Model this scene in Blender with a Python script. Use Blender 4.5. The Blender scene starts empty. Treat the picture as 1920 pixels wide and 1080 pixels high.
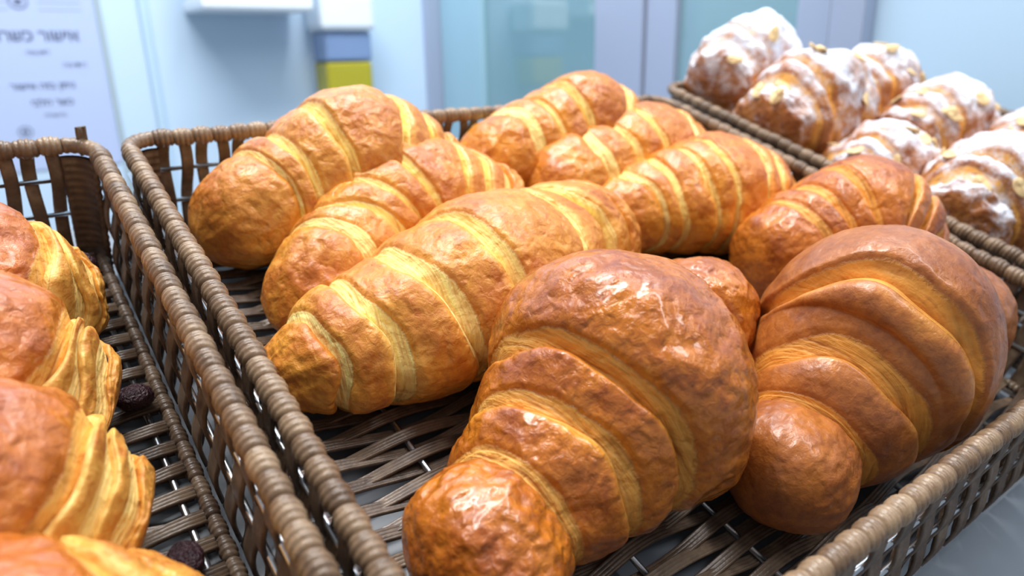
import bpy, math, random
import numpy as np
from mathutils import Matrix, Vector

# ------------------------------------------------------------------ camera
S = .85
RCW = np.array([[0.7995157993, -0.5769792897, 0.1669412646],
                [-0.2023585980, -0.5204340528, -0.8295778412],
                [0.5655311525, 0.6294785905, -0.5328519679]])      # rows: right, down, forward
CAM = np.array([-0.0643925, -0.0370734, 0.1706741]) * S
FPX = 1332.3
scene = bpy.context.scene
COL = scene.collection
cd = bpy.data.cameras.new('camera')
cam = bpy.data.objects.new('camera', cd)
COL.objects.link(cam)
m = Matrix.Identity(4)
for i in range(3):
    m[i][0] = RCW[0][i]; m[i][1] = -RCW[1][i]; m[i][2] = -RCW[2][i]; m[i][3] = CAM[i]
cam.matrix_world = m
cd.sensor_width = 36.0
cd.lens = FPX / 1920 * 36
cd.clip_start = .005
cd.clip_end = 30
cd.dof.use_dof = True
cd.dof.focus_distance = .245
cd.dof.aperture_fstop = 8.5
scene.camera = cam

# ------------------------------------------------------------------ light
UP = Vector((0, .309, .951)).normalized()        # true vertical; the baskets stand on a shelf sloping to the customer
NRM = Vector((0, -.951, .309)).normalized()      # back wall normal
w = bpy.data.worlds.new('room_light')
scene.world = w
w.use_nodes = True
bg = w.node_tree.nodes['Background']
bg.inputs['Color'].default_value = (.76, .87, 1.0, 1)
bg.inputs['Strength'].default_value = .40

def area(name, loc, target, sx, sy, power, col):
    l = bpy.data.lights.new(name, 'AREA')
    l.shape = 'RECTANGLE'; l.size = sx; l.size_y = sy; l.energy = power; l.color = col
    o = bpy.data.objects.new(name, l)
    COL.objects.link(o)
    o.location = loc
    d = Vector(target) - Vector(loc)
    o.rotation_euler = d.to_track_quat('-Z', 'Y').to_euler()
    return o
BC = Vector((.17, .15, 0))
area('ceiling_and_fill_light', BC + UP * 1.35 + Vector((-.15, .25, 0)), BC, 1.2, .16, 25, (1.0, .985, .96))
area('ceiling_and_fill_light', BC + UP * 1.45 + Vector((.45, -.55, 0)), BC, 1.2, .12, 11, (.98, .985, 1.0))
area('ceiling_and_fill_light', Vector((.3, .72, 0)) + UP * 1.15, Vector((.3, 1.38, -.3)), 1.6, .4, 23, (.86, .93, 1.0))  # fill light added to brighten the back wall, not one of the ceiling panels
vs = scene.view_settings
vs.view_transform = 'Standard'
vs.look = 'None'
vs.exposure = 0.0
vs.gamma = 1.0
vs.use_curve_mapping = False

# ------------------------------------------------------------------ helpers
def tag(o, label=None, cat=None, group=None, kind=None):
    if label: o['label'] = label
    if cat: o['category'] = cat
    if group: o['group'] = group
    if kind: o['kind'] = kind
    return o

def empty(name, loc=(0, 0, 0)):
    o = bpy.data.objects.new(name, None)
    COL.objects.link(o)
    o.location = loc
    o.empty_display_size = .02
    return o

def link(name, me, parent=None, loc=None, rot=None):
    o = bpy.data.objects.new(name, me)
    COL.objects.link(o)
    if parent: o.parent = parent
    if loc is not None: o.location = loc
    if rot is not None: o.rotation_euler = rot
    return o

def mesh_np(name, V, F, mat, smooth=True, attrs=None):
    me = bpy.data.meshes.new(name)
    V = np.asarray(V, np.float32); F = np.asarray(F, np.int32)
    k = F.shape[1]
    me.vertices.add(len(V)); me.vertices.foreach_set('co', V.ravel())
    me.loops.add(F.size); me.loops.foreach_set('vertex_index', F.ravel())
    me.polygons.add(len(F))
    me.polygons.foreach_set('loop_start', np.arange(0, F.size, k, dtype=np.int32))
    me.polygons.foreach_set('use_smooth', np.full(len(F), bool(smooth)))
    for n, (t, d) in (attrs or {}).items():
        a = me.attributes.new(n, t, 'POINT')
        a.data.foreach_set('vector' if t == 'FLOAT_VECTOR' else 'value', np.asarray(d, np.float32).ravel())
    me.update(calc_edges=True)
    me.validate()
    if mat: me.materials.append(mat)
    return me

def grid_faces(nu, nv, wrap_v=True, flip=False):
    i = np.arange(nu - 1)[:, None]
    j = np.arange(nv if wrap_v else nv - 1)[None, :]
    j2 = (j + 1) % nv
    a = i * nv + j; b = i * nv + j2; c = (i + 1) * nv + j2; d = (i + 1) * nv + j
    f = np.stack([a, b, c, d], -1).reshape(-1, 4)
    return f[:, ::-1] if flip else f

class MB:
    """collects boxes / sweeps (quads) into one mesh"""
    def __init__(s): s.v = []; s.f = []; s.n = 0
    def add(s, V, F):
        V = np.asarray(V, float); s.v.append(V); s.f.append(np.asarray(F) + s.n); s.n += len(V)
    def box(s, c, h, M=None):
        c = np.array(c, float); h = np.array(h, float)
        P = np.array([[x, y, z] for x in (-1, 1) for y in (-1, 1) for z in (-1, 1)], float) * h + c
        if M is not None: P = P @ np.array(M).T
        s.add(P, [[0, 1, 3, 2], [4, 6, 7, 5], [0, 4, 5, 1], [2, 3, 7, 6], [0, 2, 6, 4], [1, 5, 7, 3]])
    def sweep(s, path, prof, side, up, caps=True):
        path = np.asarray(path, float); prof = np.asarray(prof, float)
        n, k = len(path), len(prof)
        V = path[:, None, :] + prof[None, :, 0:1] * side[:, None, :] + prof[None, :, 1:2] * up[:, None, :]
        s.add(V.reshape(-1, 3), grid_faces(n, k))
        if caps:
            for i0 in (0, (n - 1) * k):
                idx = [i0 + j for j in range(k)]
                if i0 == 0: idx = idx[::-1]
                base = s.n - n * k
                for j in range(1, k - 2, 2):
                    s.f.append(np.array([[idx[0], idx[j], idx[j + 1], idx[min(j + 2, k - 1)]]]) + base)
    def mesh(s, name, mat, smooth=True):
        return mesh_np(name, np.concatenate(s.v), np.concatenate(s.f), mat, smooth)

def bevel(o, wd, seg=2):
    md = o.modifiers.new('bevel', 'BEVEL'); md.width = wd; md.segments = seg; md.limit_method = 'ANGLE'
    return o

# numpy gradient noise -------------------------------------------------
_rs = np.random.RandomState(7)
_perm = np.concatenate([_rs.permutation(256)] * 3)
_grad = _rs.normal(size=(256, 3)); _grad /= np.linalg.norm(_grad, axis=1)[:, None]
def noise3(P):
    P = np.asarray(P, float)
    I = np.floor(P).astype(int); fr = P - I
    I &= 255
    u = fr * fr * fr * (fr * (fr * 6 - 15) + 10)
    r = 0
    for dx in (0, 1):
        for dy in (0, 1):
            for dz in (0, 1):
                h = _perm[_perm[_perm[(I[:, 0] + dx)] + (I[:, 1] + dy)] + (I[:, 2] + dz)]
                d = fr - np.array([dx, dy, dz])
                g = (_grad[h] * d).sum(1)
                wx = u[:, 0] if dx else 1 - u[:, 0]
                wy = u[:, 1] if dy else 1 - u[:, 1]
                wz = u[:, 2] if dz else 1 - u[:, 2]
                r = r + g * wx * wy * wz
    return r
def fbm(P, o=3):
    a, s, r = 1., 1., 0
    for i in range(o):
        r = r + a * noise3(P * s + 13.7 * i); a *= .5; s *= 2.03
    return r
def sstep(a, b, x):
    t = np.clip((x - a) / (b - a), 0, 1)
    return t * t * (3 - 2 * t)

# ------------------------------------------------------------------ materials
def srgb(r, g, b):
    f = lambda c: (c / 255 / 12.92) if c / 255 <= .04045 else ((c / 255 + .055) / 1.055) ** 2.4
    return (f(r), f(g), f(b), 1)

class NT:
    def __init__(s, name):
        s.m = bpy.data.materials.new(name); s.m.use_nodes = True
        s.t = s.m.node_tree; s.b = s.t.nodes['Principled BSDF']
    def n(s, ty, **k):
        nd = s.t.nodes.new(ty)
        for a, b in k.items(): setattr(nd, a, b)
        return nd
    def l(s, a, b): s.t.links.new(a, b)
    def val(s, node, key, v):
        if hasattr(v, 'is_linked') or isinstance(v, bpy.types.NodeSocket): s.l(v, node.inputs[key])
        else: node.inputs[key].default_value = v
    def noise(s, vec, scale, detail=3, rough=.5, dist=0.):
        n = s.n('ShaderNodeTexNoise')
        n.inputs['Scale'].default_value = scale; n.inputs['Detail'].default_value = detail
        n.inputs['Roughness'].default_value = rough; n.inputs['Distortion'].default_value = dist
        if vec is not None: s.l(vec, n.inputs['Vector'])
        return n.outputs['Fac']
    def ramp(s, fac, stops):
        r = s.n('ShaderNodeValToRGB'); e = r.color_ramp.elements
        e[0].position, e[0].color = stops[0]; e[1].position, e[1].color = stops[-1]
        for p, c in stops[1:-1]:
            x = e.new(p); x.color = c
        s.l(fac, r.inputs['Fac']); return r.outputs['Color']
    def rng(s, fac, a, b, c=0., d=1.):
        r = s.n('ShaderNodeMapRange'); s.l(fac, r.inputs['Value'])
        for k, v in zip(('From Min', 'From Max', 'To Min', 'To Max'), (a, b, c, d)): r.inputs[k].default_value = v
        return r.outputs['Result']
    def math(s, op, a, b=0.):
        n = s.n('ShaderNodeMath', operation=op)
        s.val(n, 0, a); s.val(n, 1, b); return n.outputs[0]
    def mix(s, f, a, b):
        n = s.n('ShaderNodeMix', data_type='RGBA')
        s.val(n, 0, f); s.val(n, 6, a); s.val(n, 7, b); return n.outputs[2]
    def attr(s, name, out='Fac'):
        n = s.n('ShaderNodeAttribute', attribute_name=name); return n.outputs[out]
    def bump(s, h, dist, strength=1., prev=None):
        n = s.n('ShaderNodeBump'); n.inputs['Distance'].default_value = dist; n.inputs['Strength'].default_value = strength
        s.l(h, n.inputs['Height'])
        if prev is not None: s.l(prev, n.inputs['Normal'])
        return n.outputs['Normal']
    def obj(s): return s.n('ShaderNodeTexCoord').outputs['Object']

def simple(name, col, rough=.5, metal=0., var=0., scale=30, bump=0., spec=None, coat=0.):
    t = NT(name)
    if var:
        f = t.noise(t.obj(), scale, 4)
        a = tuple(max(0, c * (1 - var)) for c in col[:3]) + (1,); b = tuple(min(1, c * (1 + var)) for c in col[:3]) + (1,)
        t.l(t.ramp(f, [(.3, a), (.7, b)]), t.b.inputs['Base Color'])
    else: t.b.inputs['Base Color'].default_value = col
    t.b.inputs['Roughness'].default_value = rough
    t.b.inputs['Metallic'].default_value = metal
    if spec is not None: t.b.inputs['Specular IOR Level'].default_value = spec
    if coat: t.b.inputs['Coat Weight'].default_value = coat
    if bump: t.l(t.bump(t.noise(t.obj(), scale * 4, 3), bump), t.b.inputs['Normal'])
    return t.m

def pastry_mat(name, light, mid, dark, lamc, lamd, seed=0., gloss=.30, coat=.2, blister=1., sugar=0.):
    t = NT(name)
    oc = t.obj()
    mp = t.n('ShaderNodeMapping'); mp.inputs['Location'].default_value = (seed * .37, seed * .11, seed * .23); t.l(oc, mp.inputs['Vector'])
    v = mp.outputs['Vector']
    n1 = t.noise(v, 55, 4, .55, .4)
    n2 = t.noise(v, 330, 4, .6, .8)
    nn = t.math('ADD', t.math('MULTIPLY', n1, .62), t.math('MULTIPLY', n2, .38))
    bake = t.attr('bake')
    k = t.math('ADD', nn, t.math('MULTIPLY', t.math('SUBTRACT', bake, .5), .26))
    skin = t.ramp(k, [(.30, light), (.50, mid), (.72, dark), (.90, tuple(c * .5 for c in dark[:3]) + (1,))])
    # laminated edge: fine streaks running round the roll
    st = t.attr('stripe', 'Vector')
    ms = t.n('ShaderNodeMapping'); ms.inputs['Scale'].default_value = (1.0, .05, 1.); t.l(st, ms.inputs['Vector'])
    s1 = t.noise(ms.outputs['Vector'], .85, 3, .55, .2)
    s2 = t.noise(v, 90, 2)
    sk = t.math('ADD', t.math('MULTIPLY', s1, .8), t.math('MULTIPLY', s2, .2))
    lam_col = t.ramp(sk, [(.30, lamd), (.47, lamc), (.62, tuple(min(1, c * 1.25) for c in lamc[:3]) + (1,)), (.75, lamd)])
    lam = t.attr('lam')
    lm = t.rng(t.math('ADD', lam, t.math('MULTIPLY', t.math('SUBTRACT', n2, .5), .7)), .35, .65)
    col = t.mix(lm, skin, lam_col)
    # bumps
    vor = t.n('ShaderNodeTexVoronoi', feature='SMOOTH_F1'); vor.inputs['Scale'].default_value = 170
    dm = t.n('ShaderNodeVectorMath', operation='ADD')
    wn = t.n('ShaderNodeTexNoise'); wn.inputs['Scale'].default_value = 120; t.l(v, wn.inputs['Vector'])
    sc = t.n('ShaderNodeVectorMath', operation='SCALE'); sc.inputs['Scale'].default_value = .012; t.l(wn.outputs['Color'], sc.inputs[0])
    t.l(v, dm.inputs[0]); t.l(sc.outputs[0], dm.inputs[1]); t.l(dm.outputs[0], vor.inputs['Vector'])
    b1 = t.bump(vor.outputs['Distance'], .0022 * blister, .6)
    b2 = t.bump(n2, .0008 * blister, .6, b1)
    b3 = t.bump(t.noise(v, 1100, 2), .00025, .5, b2)
    ls = t.math('MULTIPLY', s1, lm)
    b4 = t.bump(ls, .0016, .6, b3)
    t.l(b4, t.b.inputs['Normal'])
    rr = t.rng(n1, .3, .7, gloss - .06, gloss + .12)
    rr = t.math('ADD', rr, t.math('MULTIPLY', lm, .22))
    cw = t.math('MULTIPLY', t.math('SUBTRACT', 1., lm), coat)
    if sugar:
        geo = t.n('ShaderNodeNewGeometry'); sx = t.n('ShaderNodeSeparateXYZ'); t.l(geo.outputs['Normal'], sx.inputs[0])
        d1 = t.noise(v, 60, 5, .65); d2 = t.noise(v, 700, 3, .7)
        mk = t.math('ADD', t.math('MULTIPLY', sx.outputs['Z'], .55), t.math('ADD', t.math('MULTIPLY', d1, 1.5), t.math('MULTIPLY', d2, .8)))
        mk = t.rng(mk, 1.46 - sugar * .5, 1.92 - sugar * .5, .0, .96)
        col = t.mix(mk, col, srgb(228, 231, 240))
        rr = t.math('ADD', rr, t.math('MULTIPLY', mk, .45))
        cw = t.math('MULTIPLY', cw, t.math('SUBTRACT', 1., mk))
    t.l(col, t.b.inputs['Base Color']); t.l(rr, t.b.inputs['Roughness']); t.l(cw, t.b.inputs['Coat Weight'])
    t.b.inputs['Coat Roughness'].default_value = .12
    t.b.inputs['Subsurface Weight'].default_value = .12
    t.b.inputs['Subsurface Radius'].default_value = (.006, .0028, .001)
    t.b.inputs['Subsurface Scale'].default_value = 1.
    return t.m

def wicker_mat(name, c0, c1, c2, rough=.42):
    t = NT(name)
    oi = t.n('ShaderNodeObjectInfo')
    st = t.n('ShaderNodeVectorMath', operation='ADD')
    t.l(t.obj(), st.inputs[0]); 
    cb = t.n('ShaderNodeCombineXYZ'); t.l(oi.outputs['Random'], cb.inputs[0]); t.l(cb.outputs[0], st.inputs[1])
    f = t.noise(st.outputs[0], 160, 4, .6)
    f = t.math('ADD', t.math('MULTIPLY', f, .75), t.math('MULTIPLY', oi.outputs['Random'], .25))
    t.l(t.ramp(f, [(.28, c0), (.5, c1), (.72, c2)]), t.b.inputs['Base Color'])
    t.b.inputs['Roughness'].default_value = rough
    t.l(t.bump(t.noise(st.outputs[0], 900, 2), .0002, .6), t.b.inputs['Normal'])
    return t.m

M = {}
M['wicker'] = wicker_mat('wicker_strand', srgb(74, 58, 47), srgb(104, 85, 69), srgb(134, 114, 94), .36)
M['wicker_rim'] = wicker_mat('wicker_rim_cord', srgb(92, 70, 52), srgb(128, 102, 78), srgb(160, 133, 104), .33)
M['metal'] = simple('wire_metal', srgb(205, 210, 215), .28, 1.)
M['counter'] = simple('grey_counter', srgb(124, 130, 138), .38, 0., .05, 12)
M['wall'] = simple('white_wall_panel', srgb(200, 222, 243), .45, 0., .012, 3)
M['panel'] = simple('white_cabinet_panel', srgb(192, 218, 238), .35)
M['seam'] = simple('panel_seam', srgb(170, 186, 194), .5)
M['alu'] = simple('aluminium_frame', srgb(176, 184, 204), .35, .35)
M['reflect_frame'] = simple('door_stile_reflection_teal', srgb(160, 196, 212), .3)  # pale teal reflection on the stile, put into its base colour
M['alu_dark'] = simple('frame_gasket', srgb(110, 120, 140), .5)
M['paper'] = simple('notice_paper', srgb(184, 198, 232), .7)
M['ink'] = simple('printed_ink', srgb(96, 104, 132), .7)
M['white_plastic'] = simple('white_plastic', srgb(236, 243, 250), .3)
M['smoke_plastic'] = simple('smoky_tank_plastic', srgb(126, 150, 190), .15, spec=.7)
M['soap'] = simple('yellow_soap', srgb(178, 168, 44), .2, spec=.6)
M['raisin'] = simple('raisin_skin', srgb(60, 32, 40), .28, 0., .35, 300, .0012)
M['choc'] = simple('dark_filling', srgb(46, 28, 24), .45, 0., .3, 300, .001)
M['almond'] = simple('almond_slice', srgb(232, 200, 146), .5, 0., .10, 200)
M['almond_edge'] = simple('almond_rim_skin', srgb(150, 86, 40), .55)
t = NT('door_glass')
t.b.inputs['Base Color'].default_value = srgb(124, 160, 170)
t.b.inputs['Roughness'].default_value = .05
t.b.inputs['IOR'].default_value = 2.1
M['glass'] = t.m

# ------------------------------------------------------------------ the setting
FLOOR = -.051            # level of the basket floors below the rims
YW = 1.4
XC = .800                # corner where the glazed side wall meets the back wall
P0 = Vector((0, YW, 0))
EX = Vector((1, 0, 0))
def frame(origin, ax, ay, az):
    mm = Matrix.Identity(4)
    for i in range(3):
        mm[i][0] = ax[i]; mm[i][1] = ay[i]; mm[i][2] = az[i]; mm[i][3] = origin[i]
    return mm
WALL = frame(P0, EX, UP, NRM)                       # local x along the wall, y up, z into the room
SIDE = frame(P0 + EX * XC, NRM, UP, -EX)            # local x towards the viewer, y up, z into the room
def plate(name, mat, Mx, x0, x1, y0, y1, z0, z1, parent=None, bev=0.):
    b = MB(); cx, cy, cz = (x0 + x1) / 2, (y0 + y1) / 2, (z0 + z1) / 2
    b.box((0, 0, 0), ((x1 - x0) / 2, (y1 - y0) / 2, (z1 - z0) / 2))
    o = link(name, b.mesh(name, mat, False), parent)
    loc = Matrix.Translation((cx, cy, cz))
    if parent is None: o.matrix_world = Mx @ loc
    else: o.matrix_local = loc
    if bev: bevel(o, bev)
    return o
def struct(o): o['kind'] = 'structure'; return o

struct(plate('wall_back', M['wall'], WALL, -1.6, XC, -1.0, 1.2, -.05, 0))
struct(plate('wall_right', M['panel'], SIDE, -.05, 1.6, -1.0, 1.2, -.06, -.012))
struct(plate('trim_1', M['seam'], WALL, .150, .1575, -1.0, 1.2, .0001, .004))
struct(plate('trim_2', M['panel'], WALL, .214, .227, -1.0, 1.2, .0001, .009, bev=.003))
struct(plate('trim_3', M['alu'], WALL, .764, XC - .0005, -1.0, 1.2, .0001, .02, bev=.002))
# glazed cabinet wall on the right: aluminium posts and two panes
for i, (a0, a1, mt, z1) in enumerate([(.004, .020, 'alu_dark', .004), (.022, .175, 'reflect_frame', .006), (.508, .612, 'alu', .012),
                                       (.614, .672, 'alu', .006), (.868, .912, 'alu', .010), (.914, .955, 'alu', .014)]):
    struct(plate('trim_%d' % (i + 4), M[mt], SIDE, a0, a1, -1.0, 1.2, -.0119, z1, bev=.0015))
struct(plate('window_1', M['glass'], SIDE, .1752, .5078, -1.0, 1.2, -.0118, -.004))
struct(plate('window_2', M['glass'], SIDE, .6722, .8678, -1.0, 1.2, -.0118, -.004))

cnt = plate('counter', M['counter'], Matrix.Identity(4), -.75, .775, -.45, .345, FLOOR - .045, FLOOR - .0095, bev=.003)
tag(cnt, 'grey smooth sloping counter under the wicker baskets', 'counter')

# ------------------------------------------------------------------ wall things
def text_mesh(name, body, size, x, y, parent, bold=0.):
    c = bpy.data.curves.new(name, 'FONT'); c.body = body; c.size = size; c.extrude = .0002; c.offset = bold
    c.align_x = 'CENTER'; c.align_y = 'CENTER'; c.resolution_u = 2
    o = bpy.data.objects.new(name, c); COL.objects.link(o)
    dg = bpy.context.evaluated_depsgraph_get(); dg.update()
    me = bpy.data.meshes.new_from_object(o.evaluated_get(dg)); me.name = name
    bpy.data.objects.remove(o)
    me.materials.clear(); me.materials.append(M['ink'])
    q = link(name, me, parent); q.location = (x, y, .0011 if y > -.022 else .0017)
    return q
def rtl(s): return s[::-1]
pr = empty('notice_sheet'); pr.matrix_world = WALL @ Matrix.Translation((.045, -.31, .0006))
plate('paper', M['paper'], None, -.105, .103, -.155, .145, 0, .0008, pr)
plate('paper', M['paper'], None, -.100, .101, -.160, -.022, .0009, .0014, pr)
tx = [(rtl('אישור כשרות'), .024, .010, .048, .0006), (rtl('לתקופה'), .010, .012, .023, 0), (rtl('ניתן בזה אישור'), .015, .010, -.028, .0003),
      (rtl('כשר חלבי'), .015, .018, -.054, .0003), (rtl('בהשגחה'), .009, .018, -.074, 0), (rtl('חתימה'), .012, .060, .003, 0)]
for bdy, sz, x, y, bo in tx:
    text_mesh('printed_text', bdy, sz, x, y, pr, bo)
for k in range(3):
    for sx in (-.045, .055):
        plate('printed_line', M['ink'], None, sx - .03, sx + .03, .086 + k * .011, .0868 + k * .011, .0008, .0010, pr)
b = MB()
th = np.linspace(0, 2 * np.pi, 25)
b.sweep(np.stack([.012 * np.cos(th), .010 * np.sin(th), th * 0], 1), [(-.0012, 0), (-.0012, .0003), (.0012, .0003), (.0012, 0)],
        np.stack([np.cos(th), np.sin(th), th * 0], 1), np.tile([0, 0, 1.], (25, 1)), False)
b.box((0, 0, .0001), (.005, .004, .0002))
em = b.mesh('emblem', M['ink'], False)
link('emblem', em, pr, (.0, .098, .0009)); o = link('stamp', em, pr, (-.028, -.098, .0015)); o.scale = (.8, .8, 1)
tag(pr, 'white printed notice with lines of dark writing on the wall', 'notice')

dr = empty('towel_dispenser'); dr.matrix_world = WALL @ Matrix.Translation((.380, -.226, 0))
plate('body', M['white_plastic'], None, -.092, .092, .02, .30, .001, .12, dr, .012)
plate('tray', M['white_plastic'], None, -.095, .095, .0, .022, .001, .124, dr, .006)
tag(dr, 'white towel dispenser with a rounded lower edge on the wall', 'dispenser')

sr = empty('soap_dispenser'); sr.matrix_world = WALL @ Matrix.Translation((.557, -.439, 0))
plate('back_plate', M['white_plastic'], None, -.046, .046, .0, .24, .001, .008, sr, .003)
plate('tank', M['smoke_plastic'], None, -.048, .048, .128, .182, .009, .075, sr, .006)
plate('liquid_soap', M['soap'], None, -.047, .047, .066, .1275, .009, .073, sr, .006)
plate('lid', M['white_plastic'], None, -.055, .055, .1825, .25, .002, .085, sr, .010)
plate('push_button', M['white_plastic'], None, -.02, .02, .035, .0655, .009, .06, sr, .006)
tag(sr, 'soap dispenser with white lid and yellow liquid on the wall', 'dispenser')

# ------------------------------------------------------------------ wicker baskets
def rib_profile(wd, th, ribs):
    """flat strand of several round fibres side by side, top and bottom ribbed"""
    pts = []
    r = wd / ribs
    for i in range(ribs):
        x0 = -wd / 2 + i * r
        for a in (.08, .5, .92):
            pts.append((x0 + a * r, th * (.35 + .65 * math.sin(math.pi * a))))
    for i in range(ribs - 1, -1, -1):
        x0 = -wd / 2 + i * r
        pts.append((x0 + .92 * r, -th * .5)); pts.append((x0 + .08 * r, -th * .5))
    return pts[::-1]

PITCH = .0087
SP = .0055
ROD0, RODP = .011, .0417
def floor_strand_mesh(W, par, k):
    rnd = random.Random(k * 3 + par)
    x0, x1 = .008, W - .008
    n = int((x1 - x0) / RODP * 8)
    x = np.linspace(x0, x1, n)
    ph = (x - ROD0) / RODP * math.pi + math.pi * par
    z = .0021 * np.cos(ph)
    y = .0013 * np.sin(ph + .6) + .0006 * np.sin(x * 60 + rnd.random() * 6)
    path = np.stack([x, y, z], 1)
    b = MB()
    tang = np.gradient(path, axis=0); tang /= np.linalg.norm(tang, axis=1)[:, None]
    side = np.cross(np.tile([0, 0, 1.], (n, 1)), tang); side /= np.linalg.norm(side, axis=1)[:, None]
    roll = .25 * np.sin(ph + 1.1)
    up = np.cross(tang, side)
    s2 = side * np.cos(roll)[:, None] + up * np.sin(roll)[:, None]
    u2 = up * np.cos(roll)[:, None] - side * np.sin(roll)[:, None]
    b.sweep(path, rib_profile(.0050, .0011, 4), s2, u2)
    return b.mesh('floor_strand', M['wicker'])

def tube_path(path, r, k=8):
    path = np.asarray(path, float)
    tang = np.gradient(path, axis=0); tang /= np.linalg.norm(tang, axis=1)[:, None]
    ref = np.array([0, 0, 1.]) if abs(tang[0][2]) < .9 else np.array([1., 0, 0])
    side = np.cross(tang, ref); side /= np.linalg.norm(side, axis=1)[:, None]
    up = np.cross(side, tang)
    a = np.linspace(0, 2 * np.pi, k, endpoint=False)
    return path, np.stack([np.cos(a) * r, np.sin(a) * r], 1), side, up

def wrap_mesh(name, R, pitch, loops, seed, mat, slant=.12):
    """one bundle of cord loops wound round a rim wire; axis = local x"""
    rnd = np.random.RandomState(seed)
    nt, nf = loops * 5 + 1, 18
    t = np.linspace(0, 1, nt)[:, None]; f = np.linspace(0, 2 * np.pi, nf, endpoint=False)[None, :]
    g = np.abs(2 * t - 1)
    lob = np.abs(np.sin(np.pi * loops * t)) ** .7
    r = R * (.66 + .34 * (1 - g ** 2.6)) * (1 + .02 * rnd.normal()) + .00062 * (lob - .6) + 0 * f
    x = (t - .5) * pitch * 1.06 + slant * R * np.sin(f + .6)
    V = np.stack([x + 0 * f, r * np.cos(f), r * np.sin(f) * 1.06], -1).reshape(-1, 3)
    return mesh_np(name, V, grid_faces(nt, nf, True, True), mat)

INSET = .0055
def stake_mesh(par, flare, wd):
    """wall strand from the foot up to the rim, woven round two wall wires; local y points outward"""
    zz = np.linspace(FLOOR - .006, -.001, 17)
    tt = (zz - zz[0]) / (zz[-1] - zz[0])
    sgn = 1 if par else -1
    y = flare * (1 - tt) + sgn * .0016 * np.sin(tt * np.pi * 3)
    x = .0007 * sgn * np.sin(tt * np.pi * 2)
    path = np.stack([x, y, zz], 1); n = len(zz)
    tang = np.gradient(path, axis=0); tang /= np.linalg.norm(tang, axis=1)[:, None]
    side = np.tile([1., 0, 0], (n, 1)); up = np.cross(tang, side)
    b = MB(); b.sweep(path, rib_profile(wd, .0010, 4), side, up)
    return b.mesh('wall_stake', M['wicker'])

RIM_R = .0039
WRAPS = [wrap_mesh('rim_wrap', RIM_R, PITCH, 4, s, M['wicker_rim']) for s in range(3)]
EDGEW = [wrap_mesh('floor_edge_wrap', .0026, PITCH, 4, s + 9, M['wicker']) for s in range(2)]
STAKES = [[stake_mesh(0, fl, wd), stake_mesh(1, fl, wd)] for fl, wd in ((.006, .0078), (0., .0080), (0., .0056), (0., .0080))]

def corner_mesh():
    nt, nf = 21, 14
    a = np.linspace(0, np.pi / 2, nt)[:, None]; f = np.linspace(0, 2 * np.pi, nf, endpoint=False)[None, :]
    rc = .012
    r = RIM_R * .86 + .0006 * (np.abs(np.sin(a * 12)) - .6) + 0 * f
    rad = rc + r * np.cos(f)
    V = np.stack([rad * np.cos(a), rad * np.sin(a), r * np.sin(f)], -1).reshape(-1, 3)
    return mesh_np('rim_corner', V, grid_faces(nt, nf), M['wicker_rim'])
CORNER = corner_mesh()
def post_mesh():
    """corner post of stacked horizontal windings"""
    nz, na = 64, 9
    z = np.linspace(FLOOR - .006, -.004, nz)[:, None]; a = np.linspace(-.15, np.pi / 2 + .15, na)[None, :]
    tt = (z - FLOOR) / -FLOOR
    rr = .0105 + .0006 * np.abs(np.sin(z * 900)) - 0 * a
    off = 0 * tt
    Vo = np.stack([rr * np.cos(a) + off, rr * np.sin(a) + off, z + 0 * a], -1)
    Vi = np.stack([(rr - .002) * np.cos(a[:, ::-1]) + off, (rr - .002) * np.sin(a[:, ::-1]) + off, z + 0 * a], -1)
    V = np.concatenate([Vo, Vi], 1)
    return mesh_np('corner_post', V.reshape(-1, 3), grid_faces(nz, 2 * na), M['wicker'])
POST = post_mesh()

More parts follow.
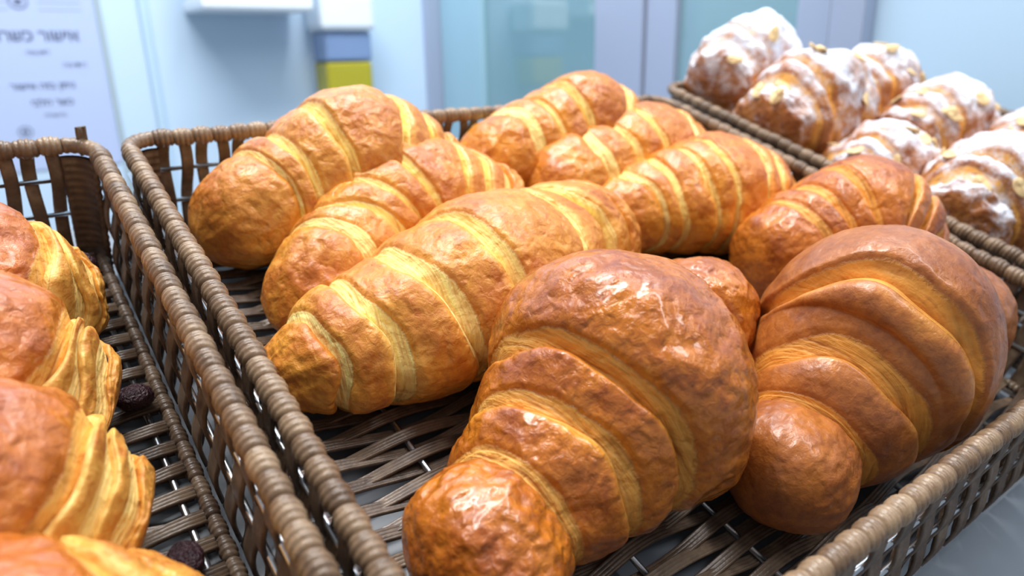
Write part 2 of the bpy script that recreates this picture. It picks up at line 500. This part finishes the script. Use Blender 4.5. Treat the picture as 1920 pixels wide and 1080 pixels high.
def basket(label, ox, oy, W, D, seed):
    rnd = random.Random(seed)
    root = empty('wicker_basket', (ox, oy, 0))
    tag(root, label, 'basket', 'woven bread baskets side by side')
    fs = [floor_strand_mesh(W, p, k) for p in (0, 1) for k in range(2)]
    ny = int((D - .022) / SP)
    y0 = (D - (ny - 1) * SP) / 2
    for i in range(ny):
        link('floor_strand', fs[(i % 2) * 2 + rnd.randrange(2)], root, (0, y0 + i * SP + (.0008 if i % 2 == 0 else -.0008) + rnd.uniform(-.0004, .0004), FLOOR))
    b = MB(); b.sweep(*tube_path([(0, .008, 0), (0, D / 2, 0), (0, D - .008, 0)], .0012))
    rod = b.mesh('floor_rod', M['metal'])
    k = 0
    while ROD0 + RODP * k < W - .006:
        link('floor_rod', rod, root, (ROD0 + RODP * k, 0, FLOOR)); k += 1
    # four sides: (start, direction angle, length)
    for si, (sx, sy, ang, Ln) in enumerate(((0, 0, 0, W), (W, 0, math.pi / 2, D), (W, D, math.pi, W), (0, D, -math.pi / 2, D))):
        ca, sa = math.cos(ang), math.sin(ang)
        # local x along the side; outward = local -y  -> meshes use +y outward, so turn by pi
        n = round((Ln - .024) / PITCH); p = (Ln - .024) / n
        for i in range(n):
            d = .012 + (i + .5) * p
            x, y = sx + ca * d, sy + sa * d
            o = link('rim_wrap', WRAPS[rnd.randrange(3)], root, (x, y, rnd.uniform(-.0003, .0003)), (0, 0, ang)); o.scale.x = p / PITCH
            link('wall_stake', STAKES[si][i % 2], root, (x + rnd.uniform(-.0004, .0004) * ca, y + rnd.uniform(-.0004, .0004) * sa, 0), (0, 0, ang + math.pi))
            ix, iy = sx + ca * d - sa * INSET, sy + sa * d + ca * INSET
            link('floor_edge_wrap', EDGEW[i % 2], root, (ix, iy, FLOOR), (0, 0, ang))
        for h in (.36, .69):
            b = MB(); q = -.006 * (1 - h) if ang == 0 else 0.
            b.sweep(*tube_path([(.002, 0, 0), (Ln / 2, 0, 0), (Ln - .002, 0, 0)], .0011))
            link('wall_wire', b.mesh('wall_wire', M['metal']), root, (sx - sa * q, sy + ca * q, FLOOR * (1 - h)), (0, 0, ang))
    for cx, cy, a in ((.012, .012, math.pi), (W - .012, .012, -math.pi / 2), (W - .012, D - .012, 0), (.012, D - .012, math.pi / 2)):
        link('rim_corner', CORNER, root, (cx, cy, 0), (0, 0, a))
        link('corner_post', POST, root, (cx, cy, 0), (0, 0, a))
    return root


def strand_end(root, x, y):
    zz = np.linspace(-.004, .0085, 5); n = 5
    b = MB(); b.sweep(np.stack([0 * zz, .0006 * np.sin(zz * 300), zz], 1), rib_profile(.0046, .0010, 3), np.tile([1., 0, 0], (n, 1)), np.tile([0, -1., 0], (n, 1)))
    return link('strand_end', b.mesh('strand_end', M['wicker']), root, (x, y, 0), (0, 0, .3))

BW, BD = .357, .306
basket('brown wicker basket in the middle holding the plain croissants', 0, 0, BW, BD, 1)
lb = basket('brown wicker basket on the left holding raisin pastries', -.0122 - BW, 0, BW, BD, 2)
strand_end(lb, BW - .004, BD - .0015)
basket('brown wicker basket on the right holding sugar-dusted pastries', .384, .022, BW, BD, 3)

# ------------------------------------------------------------------ croissants
def catmull(P, n):
    P = np.asarray(P, float)
    d = np.r_[0, np.cumsum(np.linalg.norm(np.diff(P[:, :2], axis=0), axis=1))]
    T = np.gradient(P, axis=0) / np.gradient(d)[:, None]
    t = np.linspace(0, d[-1], n)
    i = np.clip(np.searchsorted(d, t, 'right') - 1, 0, len(d) - 2)
    h = (d[i + 1] - d[i])[:, None]; s = ((t - d[i]) / (d[i + 1] - d[i]))[:, None]
    return ((2 * s**3 - 3 * s**2 + 1) * P[i] + (s**3 - 2 * s**2 + s) * h * T[i] + (-2 * s**3 + 3 * s**2) * P[i + 1] + (s**3 - s**2) * h * T[i + 1]), d / d[-1]

def croissant(name, label, cat, nodes, ctr, mat, edgesL=(.17, .40, .60, .78), edgesR=(.17, .40, .60, .78), seed=0, group=None,
              tilt=.03, phi=0., step=.10, rough=.8, nu=30, nth=120, rest=.92, lamfrac=.34, ridge=1., base=None, floor_z=None,
              names=('center_band', 'rolled_layer', 'tip'), squash=.86, clam=.71):
    """nodes: (x, y, half width, half height, lift); ctr = node index of the thickest roll"""
    fz = (FLOOR + .0025) if floor_z is None else floor_z
    N = np.array([tuple(n) + (0,) * (5 - len(n)) for n in nodes], float)
    A, dd = catmull(N, 500)
    tc = dd[ctr]
    pos = np.stack([A[:, 0], A[:, 1], fz + A[:, 3] * rest + A[:, 4]], 1)
    tg = np.gradient(pos, axis=0); tg[:, 2] *= .6; tg /= np.linalg.norm(tg, axis=1)[:, None]
    sd = np.cross(tg, [0, 0, 1.]); sd /= np.linalg.norm(sd, axis=1)[:, None]
    upv = np.cross(sd, tg)
    ts = np.linspace(0, 1, 500)
    def ip(arr, t):
        if arr.ndim == 1: return np.interp(t, ts, arr)
        return np.stack([np.interp(t, ts, arr[:, k]) for k in range(arr.shape[1])], -1)
    length = np.linalg.norm(np.diff(pos, axis=0), axis=1).sum()
    org = np.array([pos[int(tc * 499)][0], pos[int(tc * 499)][1], fz])
    root = empty(name, org)
    tag(root, label, cat, group)
    rs = np.random.RandomState(seed + 100)
    th = np.linspace(0, 2 * np.pi, nth, endpoint=False)[None, :]
    def bound(e, side, wob):
        t0 = tc - e * tc if side < 0 else tc + e * (1 - tc)
        tk = tilt * (1 + .8 * math.sin(wob * 5.3))
        return t0 + (tk * np.sin(th + phi) + .010 * np.sin(th * 2 + wob) + .005 * np.sin(th * 5 + wob * 3)) * (1. if e < .99 else 0)
    def make(nm, b0, b1, U, prof, lam, bake, amp, close=None, k=0):
        u01 = U[:, None]
        t = b0 * (1 - u01) + b1 * u01
        t = np.clip(t, 0.0005, .9995)
        c = ip(pos, t); s_ = ip(sd, t); u_ = ip(upv, t); hw = ip(A[:, 2], t)[..., None]; hh = ip(A[:, 3], t)[..., None]
        ct, stn = np.cos(th)[..., None], np.sin(th)[..., None]
        vert = np.where(ct < 0, ct * squash, ct)
        rad = s_ * hw * stn + u_ * hh * vert
        sc = (1 + step * prof[:, None])
        if close is not None: sc = sc * close[:, None]
        P = c + rad * sc[..., None]
        rl = np.linalg.norm(rad, axis=-1, keepdims=True); nrm = rad / np.maximum(rl, 1e-6)
        q = P.reshape(-1, 3) - org
        rid = (np.sin(U * 95 + k) * .5 + np.sin(U * 47 + 2 * k) * .5) * lam * .00035 * ridge
        big = fbm(q * 45 + seed * 7.1, 2).reshape(P.shape[:2]) * .0030
        mid = fbm(q * 115 + seed * 3.3, 3).reshape(P.shape[:2])
        mid = (np.abs(mid) * -1.2 + .3) * .0014 * amp
        wr = noise3(np.stack([U[:, None].repeat(nth, 1).ravel() * 3 + k, (th + 0 * u01).ravel() * 6, q[:, 2] * 30 + seed], 1)).reshape(P.shape[:2]) * .0008 * amp
        fade = 1 - lam[:, None] * .75
        disp = big * (rough if close is None else rough) + (mid + wr) * fade * rough + rid[:, None]
        if close is not None: disp = disp * np.clip(close[:, None] * 1.5, 0, 1)
        P = P + nrm * disp[..., None]
        P[..., 2] = np.maximum(P[..., 2], fz + .0002 + .02 * np.maximum(0, fz - P[..., 2]) * 0)
        nuu = len(U)
        L = np.broadcast_to(lam[:, None], P.shape[:2])
        Bk = np.clip(bake[:, None] + .25 * vert[..., 0] - .1, 0, 1) + 0 * u01
        stv = np.stack([t * length * 1000, (((th + np.pi) % (2 * np.pi)) + 0 * u01) * ip(A[:, 2], t) * 1000, 0 * t + k * 9.7 + seed], -1)
        me = mesh_np(nm, (P - org).reshape(-1, 3), grid_faces(nuu, nth, True, flip_faces), mat if not isinstance(mat, (tuple, list)) else mat[names.index(nm)],
                     attrs={'lam': ('FLOAT', L), 'bake': ('FLOAT', Bk), 'stripe': ('FLOAT_VECTOR', stv.reshape(-1, 3))})
        return link(nm, me, root)
    # centre band
    flip_faces = False
    U = np.linspace(0, 1, int(nu * 1.7)); g = np.abs(2 * U - 1)
    cl = clam; prof = 1.0 + .25 * (1 - g ** 2) - 1.9 * (sstep(cl - .01, cl + (1 - cl) * .33, g) * .40 + sstep(cl + .03 * (clam < .8), 1.0, g) * .6)
    lam = sstep(cl, cl + (1 - cl) * .3, g); bake = 1 - .5 * sstep(.4, .9, g)
    make(names[0], bound(edgesL[0], -1, 1.), bound(edgesR[0], 1, 2.), U, prof, lam, bake, 1.0, None, 0)
    for side, edges in ((-1, edgesL), (1, edgesR)):
        flip_faces = side < 0
        for k in range(len(edges)):
            last = k == len(edges) - 1
            e0, e1 = edges[k], (1. if last else edges[k + 1])
            lf = lamfrac * (.75 + .5 * rs.rand())
            U = np.linspace(-.06, 1, nu if not last else int(nu * 1.2))
            wob = seed + k * 1.7 + side
            b0 = bound(e0, side, wob * 0 + (1. if side < 0 else 2.) if k == 0 else wob)
            b1 = bound(e1, side, seed + (k + 1) * 1.7 + side)
            rise = np.sqrt(np.clip((U + .06) / .20, 0, 1) * (2 - np.clip((U + .06) / .20, 0, 1)))
            if last:
                prof = -1.25 + 1.95 * rise
                lam = 0 * U; close = np.sqrt(np.clip(1 - np.clip((U - .52) / .48, 0, 1) ** 2.2, 0, 1)); close[-1] = .001
                bake = .75 + .35 * sstep(.3, 1, U)
                make(names[2], b0, b1, U, prof, lam, bake, 1.3, close, (k + 1) * side)
            else:
                prof = -1.25 + 2.15 * rise + .3 * np.sin(np.pi * np.clip(U / (1 - lf), 0, 1)) - 1.7 * (.42 * sstep(1 - lf * 1.08, 1 - lf * .72, U) + .58 * sstep(1 - lf * .9, 1., U))
                lam = sstep(1 - lf, 1 - lf + .10, U)
                lam = np.maximum(lam, (U < .03) * .8)
                bake = .85 * sstep(.0, .25, U) * (1 - .4 * sstep(.45, .8, U))
                make(names[1], b0, b1, U, prof, lam, bake, .6, None, (k + 1) * side)
    return root

GOLD = dict(light=srgb(240, 184, 92), mid=srgb(222, 150, 58), dark=srgb(190, 106, 34), lamc=srgb(248, 212, 130), lamd=srgb(214, 156, 66))
BROWN = dict(light=srgb(232, 160, 62), mid=srgb(206, 120, 34), dark=srgb(158, 78, 20), lamc=srgb(226, 164, 78), lamd=srgb(168, 98, 34))
DEEP = dict(light=srgb(214, 144, 64), mid=srgb(184, 110, 48), dark=srgb(144, 78, 34), lamc=srgb(216, 148, 62), lamd=srgb(160, 92, 30))
G = 'plain croissants in the middle basket'
mats = {k: pastry_mat('crust_' + k, seed=i + 1., **d) for i, (k, d) in enumerate(
    [('front', dict(BROWN, gloss=.24, coat=.5, blister=1.2)), ('right', dict(DEEP, gloss=.36, coat=.2, blister=.5)), ('mid', dict(GOLD, gloss=.38, coat=.1)),
     ('pale', dict(GOLD, gloss=.34, coat=.15)), ('back', dict(GOLD, gloss=.36, coat=.15)),
     ('amber', dict(GOLD, light=srgb(238, 176, 76), mid=srgb(222, 144, 46), dark=srgb(186, 100, 30), gloss=.3, coat=.2)),
     ('copper', dict(BROWN, light=srgb(232, 158, 62), mid=srgb(210, 124, 42), gloss=.3, coat=.25)),
     ('glazed', dict(BROWN, light=srgb(222, 142, 58), mid=srgb(200, 112, 38), dark=srgb(164, 78, 24), gloss=.26, coat=.45, blister=1.2)),
     ('flaky', dict(GOLD, light=srgb(240, 194, 106), mid=srgb(226, 166, 76), dark=srgb(192, 114, 40), lamc=srgb(236, 192, 110), lamd=srgb(212, 152, 70), gloss=.42, coat=.0)),
     ('sugared', dict(BROWN, light=srgb(226, 168, 96), mid=srgb(196, 128, 66), dark=srgb(150, 84, 42), gloss=.45, coat=.0, sugar=.50)),
     ('sugared_heavy', dict(BROWN, light=srgb(226, 168, 96), mid=srgb(196, 128, 66), dark=srgb(150, 84, 42), gloss=.45, coat=.0, sugar=1.0))])}

croissant('croissant', 'big glossy brown croissant at the front centre, tip pointing to the viewer', 'croissant',
          [(.019, .057, .018, .016), (.034, .061, .0235, .022), (.053, .069, .0225, .022), (.073, .075, .030, .028), (.089, .080, .037, .035), (.105, .085, .0435, .043),
           (.128, .092, .034, .036), (.154, .103, .026, .030), (.182, .108, .026, .030), (.202, .104, .019, .02)], 5, mats['front'],
          (.23, .43, .64), (.26, .60), 1, G, nu=54, nth=220, tilt=.02, phi=.3, rough=.95, step=.11)
croissant('croissant', 'large dark brown croissant at the right against the front rim', 'croissant',
          [(.134, .034, .016, .016), (.150, .037, .022, .022), (.168, .043, .022, .022), (.182, .046, .028, .028), (.197, .049, .034, .036), (.213, .052, .0395, .047),
           (.233, .055, .033, .040), (.262, .057, .025, .030, .004), (.296, .053, .024, .027, .011), (.331, .047, .019, .021, .013)], 5, mats['right'],
          (.09, .37, .60), (.10, .42), 2, G, nu=50, nth=200, tilt=.02, rough=.5, step=.115)
croissant('croissant', 'golden croissant with a blistered middle band, left of the front one', 'croissant',
          [(.012, .167, .008, .008), (.031, .162, .021, .020), (.058, .160, .028, .026), (.085, .162, .032, .031), (.114, .167, .035, .034),
           (.148, .177, .030, .031), (.18, .187, .027, .029), (.208, .186, .020, .021)], 4, mats['mid'],
          (.22, .47, .68, .84), (.22, .5, .75), 3, G, nu=40, nth=180, tilt=.03, step=.11)
croissant('croissant', 'pale striped croissant behind the blistered one, second from the left rim', 'croissant',
          [(.030, .196, .012, .010), (.052, .209, .021, .021), (.074, .222, .024, .025), (.094, .236, .027, .028), (.122, .244, .030, .031),
           (.148, .240, .025, .027), (.172, .230, .019, .022)], 4, mats['pale'],
          (.2, .38, .54, .70), (.22, .5, .75), 4, G, tilt=.03)
croissant('croissant', 'golden croissant in the back left corner of the basket', 'croissant',
          [(.017, .263, .015, .015, .0), (.037, .265, .025, .024, .001), (.067, .268, .030, .030, .004), (.097, .270, .033, .036, .007), (.127, .267, .029, .03, .006),
           (.152, .258, .02, .022, .004)], 3, mats['back'],
          (.22, .45, .62), (.22, .5, .75), 5, G, tilt=.03)
croissant('croissant', 'amber croissant at the back middle, farthest from the viewer', 'croissant',
          [(.164, .273, .010, .011, .002), (.190, .277, .025, .024, .007), (.222, .278, .027, .028, .010), (.257, .278, .029, .033, .013), (.287, .273, .025, .026, .010),
           (.312, .270, .016, .017, .004)], 3, mats['amber'],
          (.22, .42, .64), (.22, .5, .75), 6, G, tilt=.03)
croissant('croissant', 'amber croissant in front of the farthest one, with a brown tip', 'croissant',
          [(.192, .246, .020, .019), (.216, .247, .027, .026), (.250, .248, .030, .030), (.290, .248, .033, .034), (.318, .242, .027, .028),
           (.338, .234, .018, .018)], 3, mats['amber'],
          (.2, .42, .64), (.22, .5, .75), 7, G, tilt=.03)
croissant('croissant', 'yellow-striped croissant in the middle right, behind the front one', 'croissant',
          [(.216, .214, .016, .016), (.238, .210, .024, .023), (.268, .204, .030, .029), (.298, .198, .035, .033), (.324, .19, .029, .03),
           (.345, .178, .018, .02)], 3, mats['amber'],
          (.18, .36, .54, .74), (.22, .5, .75), 8, G, tilt=.03)
croissant('croissant', 'copper croissant with a torn tip, wedged behind the dark one at the right', 'croissant',
          [(.260, .136, .022, .023), (.278, .134, .026, .027, .003), (.300, .130, .029, .030, .009), (.324, .120, .032, .033, .017), (.336, .104, .027, .028, .015),
           (.338, .088, .018, .018, .010)], 3, mats['copper'],
          (.22, .45, .66), (.22, .5, .75), 9, G, tilt=.03)

# ------------------------------------------------------------------ raisin pastries in the left basket
def raisin_mesh(seed, r=.0068):
    nu, nv = 16, 20
    a = np.linspace(0, np.pi, nu)[:, None]; f = np.linspace(0, 2 * np.pi, nv, endpoint=False)[None, :]
    P = np.stack([np.sin(a) * np.cos(f), np.sin(a) * np.sin(f) * .8, np.cos(a) * .62 + 0 * f], -1).reshape(-1, 3)
    d = 1 + .22 * fbm(P * 1.7 + seed, 2) - .25 * np.abs(noise3(P * 3.5 + seed * 2))
    return mesh_np('raisin', P * d[:, None] * r, grid_faces(nu, nv), M['raisin'])
RAIS = [raisin_mesh(3), raisin_mesh(8)]
GL = 'raisin pastries in the left basket'
pm = (mats['glazed'], mats['flaky'], mats['flaky'])
pn = ('glazed_top', 'rolled_layer', 'rolled_end')
def roll(label, xe, ye, y, seed, hh, hw, edges, bend=0.):
    return croissant('raisin_roll', label, 'pastry',
        [(xe - .18, y + bend, .024, .022), (xe - .15, y + bend, hw, hh * .9), (xe - .095, y + bend * .6, hw * 1.05, hh), (xe - .045, y, hw * 1.0, hh * .99),
         (xe - .026, y, hw * .94, hh * .90), (xe - .012, y * .5 + ye * .5, hw * .78, hh * .64), (xe, ye, hw * .55, hh * .40)], 2, pm, (.5, .75), edges, seed, GL,
        nu=34, nth=150, tilt=.014, step=.085, lamfrac=.5, names=pn, rough=1.2, ridge=1.5, clam=.93)
a = roll('raisin roll nearest the back of the left basket, raisin at its end', -.029, .240, .236, 21, .031, .029, (.78, .85, .92))
o = link('raisin', RAIS[0], a); o.location = Vector((-.0285, .249, -.0265)) - a.location; o.rotation_euler = (.4, 1.2, .3)
a = roll('glossy raisin roll second from the back in the left basket', -.036, .169, .179, 22, .034, .030, (.82, .88, .94))
o = link('raisin', RAIS[1], a); o.location = Vector((-.0362, .177, -.020)) - a.location; o.rotation_euler = (.2, 1.4, .3); o.scale = (.7, .7, .7)
roll('largest glazed raisin roll in the left basket with flaky torn side', -.040, .114, .125, 23, .035, .031, (.80, .87, .94))
roll('pale raisin roll at the bottom left corner, nearest the viewer', -.033, .089, .078, 24, .030, .029, (.74, .86))
for i, (x, y, z, lb) in enumerate([(-.0275, .183, -.0425, 'loose dark raisin on the basket strands beside the glossy roll'),
                                   (-.0305, .1085, -.0425, 'loose dark raisin at the foot of the largest glazed roll')]):
    o = link('loose_raisin', RAIS[i], None, (x, y, z), (0, 0, i * 1.3))
    tag(o, lb, 'raisin', 'loose raisins')

# ------------------------------------------------------------------ sugared almond croissants in the right basket
def flake_mesh():
    n = 18
    a = np.linspace(0, 2 * np.pi, n, endpoint=False)
    rr = 1 + .18 * np.cos(a)
    ring = lambda k, z: np.stack([.0062 * k * rr * np.cos(a), .0040 * k * np.sin(a), z + 0 * a + .0005 * np.cos(2 * a)], 1)
    V = np.concatenate([ring(.02, .0006), ring(.9, .0006), ring(1, .0002), ring(1, -.0002), ring(.9, -.0006), ring(.02, -.0006)])
    return mesh_np('almond_flake', V, grid_faces(6, n, True, True), M['almond'])
FLAKE = flake_mesh()
GR = 'sugar-dusted almond croissants in the right basket'
def almond(label, x0, y, z0, seed, sc=1., ang=0., heavy=False, nfl=12):
    rnd = random.Random(seed)
    pts = [(0, .024, .026), (.016, .031, .034), (.042, .035, .040), (.068, .034, .039), (.092, .028, .032), (.110, .018, .022)]
    nodes = [(x0 + d * sc * math.cos(ang), y + d * sc * math.sin(ang), w_ * sc * .88, h_ * sc) for d, w_, h_ in pts]
    mt = mats['sugared_heavy' if heavy else 'sugared']
    r = croissant('almond_croissant', label, 'croissant', nodes, 2, mt, (.42, .72), (.30, .62), seed, GR, nu=24, nth=96, tilt=.03,
                  step=.14, lamfrac=.4, rough=2.0, floor_z=z0)
    cand = []
    for ch in r.children:
        me = ch.data
        for i in range(0, len(me.vertices), 7):
            vtx = me.vertices[i]
            if vtx.normal.z > .35: cand.append((vtx.co.copy(), vtx.normal.copy()))
    for k in range(nfl):
        co, nr = rnd.choice(cand)
        o = link('almond_flake', FLAKE, r)
        nr = (nr + Vector((rnd.uniform(-.4, .4), rnd.uniform(-.4, .4), .1))).normalized()
        q = nr.to_track_quat('Z', 'Y')
        o.rotation_euler = (q.to_matrix() @ Matrix.Rotation(rnd.uniform(0, 6.3), 3, 'Z')).to_euler()
        o.location = co + nr * .0012
    return r
Z2 = FLOOR + .003
almond('almond croissant thickly covered in white sugar, at the back corner', .402, .300, Z2 + .026, 31, 1.0, .15, True, 3)
almond('almond croissant with an open spiral end, second from the back', .396, .242, Z2 + .010, 32, 1.1, .03)
almond('small almond croissant with a sugared tip beside the basket rim', .402, .174, Z2 + .0, 33, .88, .0)
almond('almond croissant with broad white stripes, nearest the viewer', .408, .106, Z2 + .002, 34, 1.05, .1)
almond('almond croissant at the back right, topped with toasted flakes', .522, .262, Z2 + .014, 35, 1.0, .0)
almond('almond croissant in the second column, in front of the toasted one', .508, .198, Z2 + .010, 36, 1.0, -.1)
almond('almond croissant cut by the right edge of the picture', .530, .125, Z2 + .010, 37, 1.0, .1)
